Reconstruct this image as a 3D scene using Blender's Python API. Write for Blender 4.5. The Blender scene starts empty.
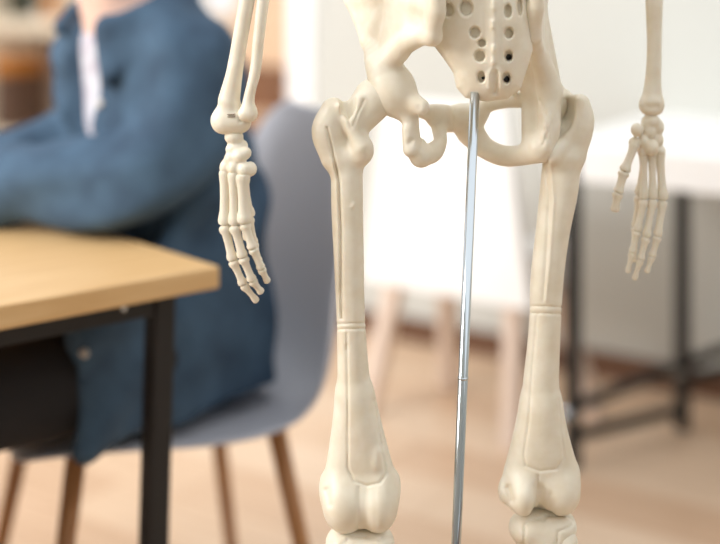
import bpy, bmesh, math, random
import numpy as np
from mathutils import Vector, Matrix

# ------------------------------------------------------------------ camera, light
F = 1350.0          # focal length in pixels of the 720 x 544 frame
YH = -45.0          # image row of the horizon
H = 1.14            # camera height
DS = 1.35           # distance of the skeleton (1 px = 1 mm there)

scene = bpy.context.scene
C = scene.collection
cam_d = bpy.data.cameras.new('camera')
cam = bpy.data.objects.new('camera', cam_d)
C.objects.link(cam)
cam.location = (0, 0, H)
cam.rotation_euler = (math.pi / 2, 0, 0)
cam_d.sensor_width = 36.0
cam_d.lens = 36.0 * F / 720.0
cam_d.shift_y = -(272 - YH) / 720.0
cam_d.clip_start = 0.05
cam_d.dof.use_dof = True
cam_d.dof.focus_distance = DS - 0.02
cam_d.dof.aperture_fstop = 1.85
cam_d.dof.aperture_blades = 0
scene.camera = cam

world = bpy.data.worlds.new('world')
scene.world = world
world.use_nodes = True
bg = world.node_tree.nodes['Background']
bg.inputs[0].default_value = (0.97, 0.985, 1.0, 1)
bg.inputs[1].default_value = 0.9


def area(name, loc, target, size, power, col):
    d = bpy.data.lights.new(name, 'AREA')
    d.shape = 'RECTANGLE'
    d.size, d.size_y = size
    d.energy = power
    d.color = col
    o = bpy.data.objects.new(name, d)
    C.objects.link(o)
    o.location = loc
    o.rotation_euler = (Vector(target) - Vector(loc)).to_track_quat('-Z', 'Y').to_euler()
    return o


area('window_light', (-2.6, 0.0, 2.3), (0.2, 2.6, 0.8), (2.4, 2.0), 165, (1.0, 0.99, 0.97))

vs = scene.view_settings
vs.view_transform = 'Standard'
vs.look = 'None'
vs.exposure = 0.62
vs.gamma = 1.0
vs.use_curve_mapping = False


# ------------------------------------------------------------------ materials
def srgb(r, g, b):
    f = lambda c: (c / 255 / 12.92) if c <= 10 else (((c / 255) + 0.055) / 1.055) ** 2.4
    return (f(r), f(g), f(b), 1)


def mat(name, col, rough=0.5, metal=0.0, col2=None, scale=20.0, stretch=(1, 1, 1), detail=4, bump=0.0, sss=0.0,
        lo=0.35, hi=0.65):
    m = bpy.data.materials.new(name)
    m.use_nodes = True
    nt = m.node_tree
    b = nt.nodes['Principled BSDF']
    b.inputs['Base Color'].default_value = col
    b.inputs['Roughness'].default_value = rough
    b.inputs['Metallic'].default_value = metal
    if sss:
        b.inputs['Subsurface Weight'].default_value = sss
        b.inputs['Subsurface Radius'].default_value = (1.0, 0.6, 0.35)
        b.inputs['Subsurface Scale'].default_value = 0.006
    if col2 or bump:
        tc = nt.nodes.new('ShaderNodeTexCoord')
        mp = nt.nodes.new('ShaderNodeMapping')
        mp.inputs['Scale'].default_value = stretch
        nz = nt.nodes.new('ShaderNodeTexNoise')
        nz.inputs['Scale'].default_value = scale
        nz.inputs['Detail'].default_value = detail
        nt.links.new(tc.outputs['Object'], mp.inputs['Vector'])
        nt.links.new(mp.outputs[0], nz.inputs['Vector'])
        if col2:
            rp = nt.nodes.new('ShaderNodeValToRGB')
            rp.color_ramp.elements[0].position = lo
            rp.color_ramp.elements[1].position = hi
            rp.color_ramp.elements[0].color = col
            rp.color_ramp.elements[1].color = col2
            nt.links.new(nz.outputs['Fac'], rp.inputs[0])
            nt.links.new(rp.outputs[0], b.inputs['Base Color'])
        if bump:
            bp = nt.nodes.new('ShaderNodeBump')
            bp.inputs['Strength'].default_value = bump
            bp.inputs['Distance'].default_value = 0.002
            nt.links.new(nz.outputs['Fac'], bp.inputs['Height'])
            nt.links.new(bp.outputs[0], b.inputs['Normal'])
    return m


M = {
    'bone': mat('ivory_plastic', srgb(238, 230, 212), 0.42, col2=srgb(229, 218, 196), scale=45, detail=5, bump=0.25, sss=0.12),
    'mark': mat('printed_mark', srgb(150, 134, 118), 0.6),
    'hole_shade': mat('painted_hole_shade', srgb(22, 22, 26), 0.4),  # near-black colour standing in for shade inside the sacrum holes
    'steel': mat('polished_steel', srgb(196, 204, 210), 0.13, 1.0),
    'black_metal': mat('black_metal', srgb(18, 16, 18), 0.55),
    'grey_shell': mat('grey_plastic', srgb(188, 190, 199), 0.5),
    'oak': mat('oak', srgb(218, 182, 132), 0.4, col2=srgb(206, 166, 114), scale=6, stretch=(1.2, 14, 14), detail=6),
    'oak_leg': mat('oak_leg', srgb(176, 124, 76), 0.45, col2=srgb(158, 106, 62), scale=10, stretch=(10, 10, 1)),
    'pale_wood': mat('pale_wood', srgb(232, 214, 200), 0.5, col2=srgb(222, 200, 184), scale=10, stretch=(10, 10, 1)),
    'white': mat('white_lacquer', srgb(250, 250, 249), 0.35),
    'desk_black': mat('desk_black', srgb(24, 24, 26), 0.5),
    'wall': mat('wall_paint', srgb(200, 200, 194), 0.85, bump=0.05, scale=120),
    'wall_far': mat('far_wall_paint', srgb(206, 188, 170), 0.85),
    'trim': mat('white_trim', srgb(250, 250, 250), 0.5),
    'skirting': mat('brown_skirting', srgb(112, 78, 56), 0.5, col2=srgb(98, 66, 46), scale=8, stretch=(1, 10, 10)),
    'denim': mat('denim', srgb(64, 89, 112), 0.85, col2=srgb(46, 67, 88), scale=16, detail=6, bump=0.3),
    'tee': mat('white_cotton', srgb(206, 208, 216), 0.9, col2=srgb(176, 168, 180), scale=34),
    'trousers': mat('black_cotton', srgb(27, 25, 28), 0.85),
    'skin': mat('skin', srgb(228, 192, 176), 0.5, sss=0.1),
    'hair': mat('brown_hair', srgb(84, 58, 40), 0.6, col2=srgb(60, 40, 28), scale=30),
    'button': mat('button_metal', srgb(196, 190, 184), 0.3, 0.4),
    'shoe': mat('shoe_leather', srgb(40, 36, 36), 0.5),
    'birch': mat('birch', srgb(236, 206, 176), 0.5, col2=srgb(226, 192, 160), scale=6, stretch=(1, 1, 12)),
    'brown_box': mat('brown_fibre', srgb(142, 100, 72), 0.7, col2=srgb(120, 82, 58), scale=40),
    'cream': mat('cream_board', srgb(240, 226, 204), 0.6),
    'taupe': mat('taupe_board', srgb(176, 152, 134), 0.7, col2=srgb(160, 136, 118), scale=12, stretch=(1, 1, 8)),
    'orange': mat('orange_wood', srgb(206, 138, 62), 0.5, col2=srgb(188, 118, 46), scale=10),
    'dark_brown': mat('dark_brown', srgb(88, 66, 54), 0.6, col2=srgb(104, 80, 66), scale=20),
    'leaf': mat('leaf', srgb(88, 110, 66), 0.6, col2=srgb(66, 90, 52), scale=14),
    'clay': mat('clay', srgb(214, 206, 196), 0.6),
    'dark_green': mat('dark_green', srgb(58, 66, 52), 0.5),
}
PLANK = []
for i, (c1, c2) in enumerate([((225, 196, 167), (212, 179, 148)), ((219, 188, 158), (206, 171, 140)),
                              ((231, 204, 177), (218, 189, 160)), ((215, 182, 152), (202, 167, 136))]):
    PLANK.append(mat('plank_wood_%d' % i, srgb(*c1), 0.35, col2=srgb(*c2), scale=3.0, stretch=(1.0, 16, 1), detail=6))


# ------------------------------------------------------------------ object helpers
def tag(o, label=None, cat=None, group=None, kind=None):
    if label: o['label'] = label
    if cat: o['category'] = cat
    if group: o['group'] = group
    if kind: o['kind'] = kind
    return o


def empty(name, loc=(0, 0, 0), label=None, cat=None, rz=0.0):
    o = bpy.data.objects.new(name, None)
    C.objects.link(o)
    o.location = loc
    o.rotation_euler = (0, 0, rz)
    o.empty_display_size = 0.05
    return tag(o, label, cat)


bpy_parent_inv = {}


def wmat(o):
    """world matrix without a depsgraph update"""
    m = Matrix.LocRotScale(o.location, o.rotation_euler, o.scale)
    if o.parent:
        return wmat(o.parent) @ o.matrix_parent_inverse @ m
    return m


def add(name, me, m, parent=None, world_space=False, smooth=None):
    o = bpy.data.objects.new(name, me)
    C.objects.link(o)
    if m and not me.materials:
        me.materials.append(m)
    if parent:
        o.parent = parent
        if world_space:
            o.matrix_parent_inverse = wmat(parent).inverted()
    if smooth:
        me.shade_smooth() if hasattr(me, 'shade_smooth') else None
    return o


def bm_mesh(bm, name, smooth=False):
    me = bpy.data.meshes.new(name)
    bmesh.ops.recalc_face_normals(bm, faces=bm.faces)
    bm.to_mesh(me)
    bm.free()
    if smooth:
        me.shade_smooth()
    return me


def box_bm(sx, sy, sz, c=(0, 0, 0), bevel=0.0, seg=2, bm=None, rot=None):
    b2 = bmesh.new()
    bmesh.ops.create_cube(b2, size=1.0)
    bmesh.ops.scale(b2, vec=(sx, sy, sz), verts=b2.verts)
    if bevel:
        bmesh.ops.bevel(b2, geom=list(b2.edges), offset=bevel, segments=seg, affect='EDGES', profile=0.5)
    if rot is not None:
        bmesh.ops.rotate(b2, cent=(0, 0, 0), matrix=rot, verts=b2.verts)
    bmesh.ops.translate(b2, vec=c, verts=b2.verts)
    if bm is None:
        return b2
    tmp = bpy.data.meshes.new('tmp')
    b2.to_mesh(tmp)
    b2.free()
    bm.from_mesh(tmp)
    bpy.data.meshes.remove(tmp)
    return bm


def tube_bm(p0, p1, r0, r1, n=20, bm=None, rings=1):
    bm = bm or bmesh.new()
    p0, p1 = Vector(p0), Vector(p1)
    ax = (p1 - p0).normalized()
    u = ax.orthogonal().normalized()
    v = ax.cross(u)
    rows = []
    for k in range(rings + 1):
        t = k / rings
        c, r = p0.lerp(p1, t), r0 + (r1 - r0) * t
        rows.append([bm.verts.new(c + (u * math.cos(a) + v * math.sin(a)) * r)
                     for a in [2 * math.pi * i / n for i in range(n)]])
    for a, b in zip(rows[:-1], rows[1:]):
        for i in range(n):
            bm.faces.new((a[i], a[(i + 1) % n], b[(i + 1) % n], b[i]))
    bm.faces.new(rows[0][::-1])
    bm.faces.new(rows[-1])
    return bm


def bar_bm(p0, p1, sx, sy, side=(0, 0, 1), bevel=0.002, bm=None):
    """square bar between two points"""
    p0, p1 = Vector(p0), Vector(p1)
    ax = (p1 - p0)
    L = ax.length
    z = ax.normalized()
    s = Vector(side)
    x = s.cross(z)
    if x.length < 1e-4:
        x = z.orthogonal()
    x.normalize()
    y = z.cross(x)
    R = Matrix((x, y, z)).transposed()
    return box_bm(sx, sy, L, (p0 + p1) / 2, bevel, 2, bm, R)


# ------------------------------------------------------------------ signed-distance modelling (bones, body)
def W(px, py, dz=0.0, base=DS):
    """photo pixel + depth offset (mm from the skeleton's plane) -> world point in metres"""
    d = base + dz * 0.001
    return np.array([(px - 360.0) / F * d, d, H - (py - YH) / F * d], np.float32)


def smin(a, b, k):
    if k <= 0:
        return np.minimum(a, b)
    h = np.maximum(k - np.abs(a - b), 0) / k
    return np.minimum(a, b) - h * h * k * 0.25


def smax(a, b, k):
    return -smin(-a, -b, k)


def rc(a, b, ra, rb):
    a, b = np.asarray(a, np.float32), np.asarray(b, np.float32)
    ba = b - a
    L2 = float(ba @ ba) + 1e-12

    def f(P):
        t = np.clip((P - a) @ ba / L2, 0, 1)
        q = P - a - t[:, None] * ba
        return np.sqrt((q * q).sum(1)) - (ra + (rb - ra) * t)
    return f


def el(c, r, R=None):
    c, r = np.asarray(c, np.float32), np.asarray(r, np.float32)

    def f(P):
        q = P - c
        if R is not None:
            q = q @ R
        k0 = np.sqrt(((q / r) ** 2).sum(1))
        k1 = np.sqrt(((q / (r * r)) ** 2).sum(1)) + 1e-9
        return k0 * (k0 - 1) / k1
    return f


def tri(a, b, c, th):
    a, b, c = [np.asarray(v, np.float32) for v in (a, b, c)]
    ba, cb, ac = b - a, c - b, a - c
    n = np.cross(ba, ac)
    nn = float(n @ n) + 1e-12

    def seg(p, e):
        t = np.clip(p @ e / (float(e @ e) + 1e-12), 0, 1)
        q = p - t[:, None] * e
        return (q * q).sum(1)

    def f(P):
        pa, pb, pc = P - a, P - b, P - c
        s = (np.sign(pa @ np.cross(ba, n)) + np.sign(pb @ np.cross(cb, n)) + np.sign(pc @ np.cross(ac, n)))
        d_e = np.minimum(np.minimum(seg(pa, ba), seg(pb, cb)), seg(pc, ac))
        d_f = (pa @ n) ** 2 / nn
        return np.sqrt(np.where(s < 2, d_e, d_f)) - th
    return f


def chain(pts, k=0.0, sub=5):
    """smooth tapering tube through pts: list of (xyz, r)"""
    Q = [np.array([*p[0], p[1]], np.float64) for p in pts]
    out = []
    for i in range(len(Q) - 1):
        p1, p2 = Q[i], Q[i + 1]
        p0 = Q[i - 1] if i else 2 * p1 - p2
        p3 = Q[i + 2] if i + 2 < len(Q) else 2 * p2 - p1
        n = sub if len(Q) > 2 else 1
        l0, l1, l2 = [max(np.linalg.norm(u[:3] - v[:3]), 1e-5) for u, v in ((p1, p0), (p2, p1), (p3, p2))]
        m1 = ((p1 - p0) / l0 * l1 + (p2 - p1)) * 0.5
        m2 = ((p3 - p2) / l2 * l1 + (p2 - p1)) * 0.5
        for j in range(n):
            t = j / n
            out.append((2 * t ** 3 - 3 * t * t + 1) * p1 + (t ** 3 - 2 * t * t + t) * m1 + (3 * t * t - 2 * t ** 3) * p2 + (t ** 3 - t * t) * m2)
    out.append(Q[-1])
    out = [o.astype(np.float32) for o in out]
    fs = [rc(p[:3], q[:3], float(p[3]), float(q[3])) for p, q in zip(out[:-1], out[1:])]

    return cull(fs, 0.0)


def cull(fs, k):
    """(smooth) union that, for a compact cloud of points, leaves out the shapes that cannot reach it"""
    def f(P):
        use = fs
        if 1500 < len(P) < 40000:
            lo, hi = P.min(0), P.max(0)
            c = ((lo + hi) / 2)[None]
            R = float(np.linalg.norm(hi - lo)) / 2
            dc = [float(g(c)[0]) for g in fs]
            lim = min(dc) + 2.2 * R + 1.5 * k + 0.002
            use = [g for g, d in zip(fs, dc) if d <= lim]
        d = use[0](P)
        for g in use[1:]:
            d = smin(d, g(P), k)
        return d
    return f


def pch(*pts, k=0.006):
    """chain given as photo pixels: (px, py, dz, r_px)"""
    return chain([(W(*p[:3]), p[3] * 0.001 * (DS + p[2] * 0.001) / DS) for p in pts], k)


def pel(px, py, dz, rx, rd, rz, ang=0.0):
    s = 0.001 * (DS + dz * 0.001) / DS
    R = None
    if ang:
        c, sn = math.cos(math.radians(ang)), math.sin(math.radians(ang))
        R = np.array([[c, 0, -sn], [0, 1, 0], [sn, 0, c]], np.float32)
    return el(W(px, py, dz), (rx * s, rd * s, rz * s), R)


def union(fs, k=0.006):
    return cull(fs, k)


def to_px(P):
    return np.stack([360.0 + F * P[:, 0] / P[:, 1], YH + F * (H - P[:, 2]) / P[:, 1]], 1)


def line_d(Q, pts):
    d = None
    for a, b in zip(pts[:-1], pts[1:]):
        a, b = np.asarray(a, np.float32), np.asarray(b, np.float32)
        e = b - a
        t = np.clip((Q - a) @ e / (float(e @ e) + 1e-9), 0, 1)
        q = Q - a - t[:, None] * e
        dd = np.sqrt((q * q).sum(1))
        d = dd if d is None else np.minimum(d, dd)
    return d


def engrave(f, lines, ylim):
    """grooves (g>0) and ridges (g<0) on the side turned to the viewer's half of a bone; lines: (pts, width px, depth mm)"""
    def g(P):
        d = f(P)
        Q = to_px(P)
        near = np.clip((ylim - P[:, 1]) / 0.006, 0, 1)
        for pts, w, dep in lines:
            d = d + near * dep * 0.001 * np.exp(-(line_d(Q, pts) / w) ** 2)
        return d
    return g


def carve(f, g, k=0.003):
    return lambda P: smax(f(P), -g(P), k)


def polygonise(f, lo, hi, h, name, band=None):
    lo, hi = np.asarray(lo, np.float32), np.asarray(hi, np.float32)
    B = 8
    nb = np.maximum(np.ceil((hi - lo) / (h * B)).astype(int), 1)
    n = nb * B + 1
    # coarse test per block
    cx = [lo[i] + (np.arange(nb[i]) + 0.5) * B * h for i in range(3)]
    G = np.stack(np.meshgrid(*cx, indexing='ij'), -1).reshape(-1, 3).astype(np.float32)
    dc = f(G)
    lim = B * h * 0.9 * 1.35 + (band or 0.004)
    act = np.abs(dc) < lim
    V = np.ones(tuple(n), np.float32)
    idx = np.stack(np.unravel_index(np.arange(len(G)), tuple(nb)), 1)
    for i, d in zip(idx[~act], dc[~act]):
        if d < 0:
            a = i * B
            V[a[0]:a[0] + B + 1, a[1]:a[1] + B + 1, a[2]:a[2] + B + 1] = -1
    ai = idx[act]
    r = np.arange(B + 1)
    loc = np.stack(np.meshgrid(r, r, r, indexing='ij'), -1).reshape(-1, 3)
    key = (ai // 3) @ np.array([1000000, 1000, 1])
    order = np.argsort(key, kind='stable')
    ai, key = ai[order], key[order]
    cuts = np.flatnonzero(np.diff(key)) + 1
    for blk in np.split(ai, cuts):
        ij = (blk[:, None, :] * B + loc[None]).reshape(-1, 3)
        P = (lo + ij * h).astype(np.float32)
        V[ij[:, 0], ij[:, 1], ij[:, 2]] = f(P)
    # surface nets
    S = V < 0
    cnt = np.zeros(tuple(n - 1), np.int8)
    for a in (0, 1):
        for b in (0, 1):
            for c in (0, 1):
                cnt += S[a:n[0] - 1 + a, b:n[1] - 1 + b, c:n[2] - 1 + c]
    cell = (cnt > 0) & (cnt < 8)
    ci = np.argwhere(cell)
    vid = -np.ones(tuple(n - 1), np.int32)
    vid[cell] = np.arange(len(ci))
    acc = np.zeros((len(ci), 3), np.float32)
    num = np.zeros(len(ci), np.float32)
    corners = [(a, b, c) for a in (0, 1) for b in (0, 1) for c in (0, 1)]
    for c0 in corners:
        for ax in range(3):
            if c0[ax]:
                continue
            c1 = list(c0)
            c1[ax] = 1
            p0 = ci + np.array(c0)
            p1 = ci + np.array(c1)
            v0 = V[p0[:, 0], p0[:, 1], p0[:, 2]]
            v1 = V[p1[:, 0], p1[:, 1], p1[:, 2]]
            m = (v0 < 0) != (v1 < 0)
            t = v0[m] / (v0[m] - v1[m])
            pt = np.tile(np.array(c0, np.float32), (m.sum(), 1))
            pt[:, ax] += t
            acc[m] += pt
            num[m] += 1
    verts = lo + (ci + acc / num[:, None]) * h
    quads = []
    for ax in range(3):
        u, v = [(1, 2), (2, 0), (0, 1)][ax]
        sl0 = [slice(1, n[i] - 1) for i in range(3)]
        sl1 = list(sl0)
        sl0[ax] = slice(0, n[ax] - 1)
        sl1[ax] = slice(1, n[ax])
        A, Bv = S[tuple(sl0)], S[tuple(sl1)]
        e = np.argwhere(A != Bv)
        flip = A[A != Bv]
        e = e + np.array([0 if i == ax else 1 for i in range(3)])
        du, dv = np.zeros(3, int), np.zeros(3, int)
        du[u], dv[v] = 1, 1
        q = [e - du - dv, e - dv, e, e - du]
        q = np.stack([vid[x[:, 0], x[:, 1], x[:, 2]] for x in q], 1)
        q[~flip] = q[~flip][:, ::-1]
        quads.append(q)
    quads = np.concatenate(quads)
    quads = quads[(quads >= 0).all(1)]
    me = bpy.data.meshes.new(name)
    me.vertices.add(len(verts))
    me.vertices.foreach_set('co', verts.astype(np.float32).ravel())
    me.loops.add(len(quads) * 4)
    me.loops.foreach_set('vertex_index', quads.astype(np.int32).ravel())
    me.polygons.add(len(quads))
    me.polygons.foreach_set('loop_start', np.arange(0, len(quads) * 4, 4, dtype=np.int32))
    me.update(calc_edges=True)
    me.validate()
    me.shade_smooth()
    return me


def pbox(x0, y0, x1, y1, d0, d1):
    """world bounds that hold a pixel box over a depth range (mm)"""
    P = np.array([W(x, y, d) for x in (x0, x1) for y in (y0, y1) for d in (d0, d1)])
    return P.min(0), P.max(0)


def bone(name, f, px_box, h, parent, m='bone', label=None):
    lo, hi = pbox(*px_box)
    me = polygonise(f, lo, hi, h, name)
    o = add(name, me, M[m], parent, True)
    if label:
        o['label'] = label
    return o


# ------------------------------------------------------------------ the room
ANG = math.radians(-34)
WV = Vector((math.cos(ANG), math.sin(ANG), 0))       # along the white wall, to the right and nearer
NV = Vector((-math.sin(ANG), math.cos(ANG), 0))      # through the white wall, away from the viewer
WALL0 = Vector((0.58, 3.70, 0))

floor = add('floor', bm_mesh(box_bm(9, 9, 0.05, (0, 3.0, -0.035), rot=None), 'floor'), M['skirting'])
tag(floor, kind='structure')
rnd = random.Random(5)
pw, pl = 0.19, 1.25
plank_me = [bm_mesh(box_bm(pl - 0.002, pw - 0.002, 0.012, (0, 0, 0), 0.0012, 1), 'plank') for _ in PLANK]
for me, m in zip(plank_me, PLANK):
    me.materials.append(m)
for r in range(-14, 17):
    off = rnd.random() * pl
    for k in range(-4, 4):
        c = Vector((-0.1, 3.0, 0)) + NV * (r * pw) + WV * (k * pl + off)
        if not (0.3 < c.y < 7.6 and -3.4 < c.x < 2.9):
            continue
        if (c - WALL0).dot(NV) > 0.14 and c.x > 0.2:
            continue
        o = bpy.data.objects.new('plank', plank_me[rnd.randrange(4)])
        C.objects.link(o)
        o.parent = floor
        o.location = (c.x, c.y, -0.006)
        o.rotation_euler = (0, 0, ANG)

wall = add('wall_right', bm_mesh(box_bm(3.4, 0.12, 2.7, (0, 0, 1.35)), 'wall'), M['wall'])
t0 = -0.866                                             # left end of the white wall
cw = WALL0 + WV * (t0 + 1.7) + NV * 0.06
wall.location = cw
wall.rotation_euler = (0, 0, ANG)
tag(wall, kind='structure')
bb = add('baseboard_right', bm_mesh(box_bm(3.4, 0.014, 0.07, (0, 0, 0.035), 0.003), 'skirting'), M['skirting'])
bb.location = cw - NV * 0.068
bb.rotation_euler = (0, 0, ANG)
tag(bb, kind='structure')
tr = add('trim_1', bm_mesh(box_bm(0.09, 0.17, 2.7, (0, 0, 1.35), 0.004), 'trim'), M['trim'])
tr.location = WALL0 + WV * (t0 - 0.045) + NV * 0.06
tr.rotation_euler = (0, 0, ANG)
tag(tr, kind='structure')

# far wall of the room beyond, with a window
FAR0 = Vector((0.43, 5.0, 0)) + NV * 0.35


def far_pt(px, z=0.0, out=0.0):
    """point on the far wall seen at pixel column px, pulled 'out' metres off the wall"""
    o = FAR0 - NV * out
    k = (px - 360.0) / F
    t = (o.x - k * o.y) / (WV.x - k * WV.y)
    p = o - WV * t
    return Vector((p.x, p.y, z))


def far_row(py, d):
    return H - (py - YH) / F * d


def far_s(px, out=0.0):
    return (far_pt(px, 0, out) - FAR0).dot(WV)


wb = empty('wall_back', FAR0, rz=ANG)
tag(wb, kind='structure')
sa, sb = far_s(150), far_s(300)
for (x0, x1, z0, z1) in ((-4.4, sa, 0, 2.7), (sb, 0.6, 0, 2.7), (sa, sb, 0, 0.86), (sa, sb, 2.2, 2.7)):
    add('wall_panel', bm_mesh(box_bm(x1 - x0, 0.1, z1 - z0, ((x0 + x1) / 2, 0.05, (z0 + z1) / 2)), 'panel'), M['wall_far'], wb)
win = empty('window_1', FAR0 + WV * ((sa + sb) / 2), rz=ANG)
tag(win, kind='structure')
wd = sb - sa
fr = bmesh.new()
for x in (-wd / 2 + 0.025, wd / 2 - 0.025):
    box_bm(0.05, 0.07, 1.34, (x, 0.04, 1.53), 0.004, 1, fr)
for z in (0.885, 2.175):
    box_bm(wd - 0.1, 0.07, 0.05, (0, 0.04, z), 0.004, 1, fr)
add('window_frame', bm_mesh(fr, 'frame'), M['trim'], win)
gl = bpy.data.materials.new('window_glass')
gl.use_nodes = True
gb = gl.node_tree.nodes['Principled BSDF']
gb.inputs['Transmission Weight'].default_value = 1
gb.inputs['Roughness'].default_value = 0
gb.inputs['IOR'].default_value = 1.1
add('pane', bm_mesh(box_bm(wd - 0.1, 0.006, 1.24, (0, 0.05, 1.53)), 'pane'), gl, win)

wn = add('unseen_wall_front', bm_mesh(box_bm(7, 0.12, 2.7, (0, 0, 1.35)), 'wall'), M['wall'])  # unseen wall behind the camera, added to darken the rod's reflections
wn.location = Vector((0.9, -1.6, 0))
wn.rotation_euler = (0, 0, ANG)
tag(wn, kind='structure')

wl = add('unseen_wall_left', bm_mesh(box_bm(0.12, 11, 2.7, (0, 0, 1.35)), 'wall'), M['wall'])  # out of view, added to block sideways world light
wl.location = Vector((-4.2, 3.0, 0))
tag(wl, kind='structure')
we = add('unseen_wall_end', bm_mesh(box_bm(0.12, 8, 2.7, (0, 0, 1.35)), 'wall'), M['wall'])  # unseen as well, added to keep out world light from the right
we.location = Vector((3.4, 1.0, 0))
tag(we, kind='structure')

# ------------------------------------------------------------------ white desk on black legs
DK0 = Vector((0.486, 2.983, 0))                        # under the front edge of the desk, left end
desk = empty('desk', DK0, 'long white desk on black metal legs against the white wall', 'desk', ANG)
dl = 1.9
add('desk_top', bm_mesh(box_bm(dl, 0.66, 0.03, (dl / 2 - 0.09, 0.33, 0.705), 0.003), 'top'), M['white'], desk)
add('apron', bm_mesh(box_bm(dl - 0.02, 0.02, 0.05, (dl / 2 - 0.09, 0.012, 0.665), 0.002), 'apron'), M['white'], desk)


def to_local(root, p):
    return wmat(root).inverted() @ Vector(p)


def floor_pt(px, py, z=0.0):
    d = (H - z) * F / (py - YH)
    return Vector(((px - 360) / F * d, d, z))


lgA = to_local(desk, floor_pt(573, 468))
lgB = to_local(desk, floor_pt(682, 430))
for q in (lgA, lgB):
    add('leg', bm_mesh(bar_bm((q.x, q.y, 0), (q.x, q.y, 0.69), 0.03, 0.03), 'leg'), M['desk_black'], desk)
for dx in (1.55,):
    for q in (lgA, lgB):
        add('leg', bm_mesh(bar_bm((q.x + dx, q.y, 0), (q.x + dx, q.y, 0.69), 0.028, 0.028), 'leg'), M['desk_black'], desk)


def bar(name, p0, p1, s, m, parent):
    return add(name, bm_mesh(bar_bm(p0, p1, s, s), name), m, parent)


bar('rail', (lgA.x, lgA.y, 0.07), (lgB.x, lgB.y, 0.05), 0.022, M['desk_black'], desk)
b1a = to_local(desk, floor_pt(579, 414, 0.13))
ex = lgB + (lgB - lgA) * 0.6
bar('rail', (lgA.x, lgA.y, 0.135), (lgB.x, lgB.y, 0.158), 0.022, M['desk_black'], desk)
bar('rail', (lgB.x, lgB.y, 0.158), (ex.x, ex.y, 0.165), 0.022, M['desk_black'], desk)
bar('rail', (lgB.x, lgB.y, 0.12), (ex.x, ex.y, 0.105), 0.022, M['desk_black'], desk)
add('leg', bm_mesh(bar_bm((ex.x, ex.y, 0), (ex.x, ex.y, 0.69), 0.03, 0.03), 'leg'), M['desk_black'], desk)
for q, z in ((lgA, 0.12), (lgB, 0.14)):
    add('joint_knob', bm_mesh(tube_bm((q.x - 0.022, q.y - 0.022, z), (q.x + 0.0, q.y + 0.0, z), 0.016, 0.016), 'knob', True), M['steel'], desk)

# ------------------------------------------------------------------ white chair with its back to the viewer
BL = Vector((0.005, 3.35, 0))
wc = empty('white_chair', BL, 'white chair with pale wooden legs, its straight back turned to the viewer', 'chair',
           math.atan2(-0.30, 0.378))
cwid = 0.483
bm = bmesh.new()
prof = [(0.0, 0.335), (0.015, 0.42), (0.045, 0.60), (0.075, 0.79)]   # inset of the side edge by height
vf, vb = [], []
for x, z in prof:
    vf.append((bm.verts.new((x, 0.0, z)), bm.verts.new((cwid - x, 0.0, z))))
    vb.append((bm.verts.new((x, 0.035, z)), bm.verts.new((cwid - x, 0.035, z))))
for i in range(len(prof) - 1):
    bm.faces.new((vf[i][0], vf[i][1], vf[i + 1][1], vf[i + 1][0]))
    bm.faces.new((vb[i][1], vb[i][0], vb[i + 1][0], vb[i + 1][1]))
    bm.faces.new((vb[i][0], vf[i][0], vf[i + 1][0], vb[i + 1][0]))
    bm.faces.new((vf[i][1], vb[i][1], vb[i + 1][1], vf[i + 1][1]))
bm.faces.new((vf[0][1], vf[0][0], vb[0][0], vb[0][1]))
bm.faces.new((vf[-1][0], vf[-1][1], vb[-1][1], vb[-1][0]))
bmesh.ops.bevel(bm, geom=[e for e in bm.edges if e.calc_face_angle(0) > 0.6], offset=0.008, segments=3, affect='EDGES')
add('backrest', bm_mesh(bm, 'backrest'), M['white'], wc)
add('seat', bm_mesh(box_bm(cwid - 0.07, 0.27, 0.10, (cwid / 2 - 0.02, 0.165, 0.386), 0.015, 3), 'seat'), M['white'], wc)
for (x0, y0, x1, y1) in ((0.075, 0.04, 0.015, 0.0), (cwid - 0.065, 0.04, cwid - 0.06, 0.02),
                         (0.075, 0.26, 0.055, 0.30), (cwid - 0.09, 0.26, cwid - 0.02, 0.34)):
    add('leg', bm_mesh(bar_bm((x0, y0, 0.337), (x1, y1, 0.0), 0.042, 0.042, (0, 1, 0), 0.006), 'leg'), M['pale_wood'], wc)

# ------------------------------------------------------------------ oak table with black frame
CX = Vector((-0.1815, 1.75, 0))
DA = Vector((-0.758, -0.652, 0)).normalized()          # towards the viewer, left
DB = Vector((-0.652, 0.758, 0)).normalized()           # away, left
table = empty('table', CX, 'oak topped table with black metal legs in front of the seated person', 'table',
              math.atan2(DA.y, DA.x))
# local x runs along DA, local -y along DB
TZ = 0.737
add('table_top', bm_mesh(box_bm(1.5, 0.75, 0.029, (0.75, -0.375, TZ - 0.0145), 0.003, 3), 'top'), M['oak'], table)
ins = 0.055
for x in (ins, 1.5 - ins):
    for y in (-ins, -0.75 + ins):
        sp = to_local(table, CX + Vector((-0.02 if x < 0.5 else 0.02, 0, 0)))
        add('leg', bm_mesh(bar_bm((x, y, TZ - 0.03), (x + sp.x, y + sp.y, 0), 0.03, 0.03, (1, 0, 0), 0.003), 'leg'), M['black_metal'], table)
for y in (-ins, -0.75 + ins):
    add('frame_rail', bm_mesh(box_bm(1.5 - 2 * ins - 0.04, 0.03, 0.03, (0.75, y, TZ - 0.045), 0.002), 'rail'), M['black_metal'], table)
for x in (ins, 1.5 - ins):
    add('frame_rail', bm_mesh(box_bm(0.03, 0.75 - 2 * ins - 0.04, 0.03, (x, -0.375, TZ - 0.045), 0.002), 'rail'), M['black_metal'], table)
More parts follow.
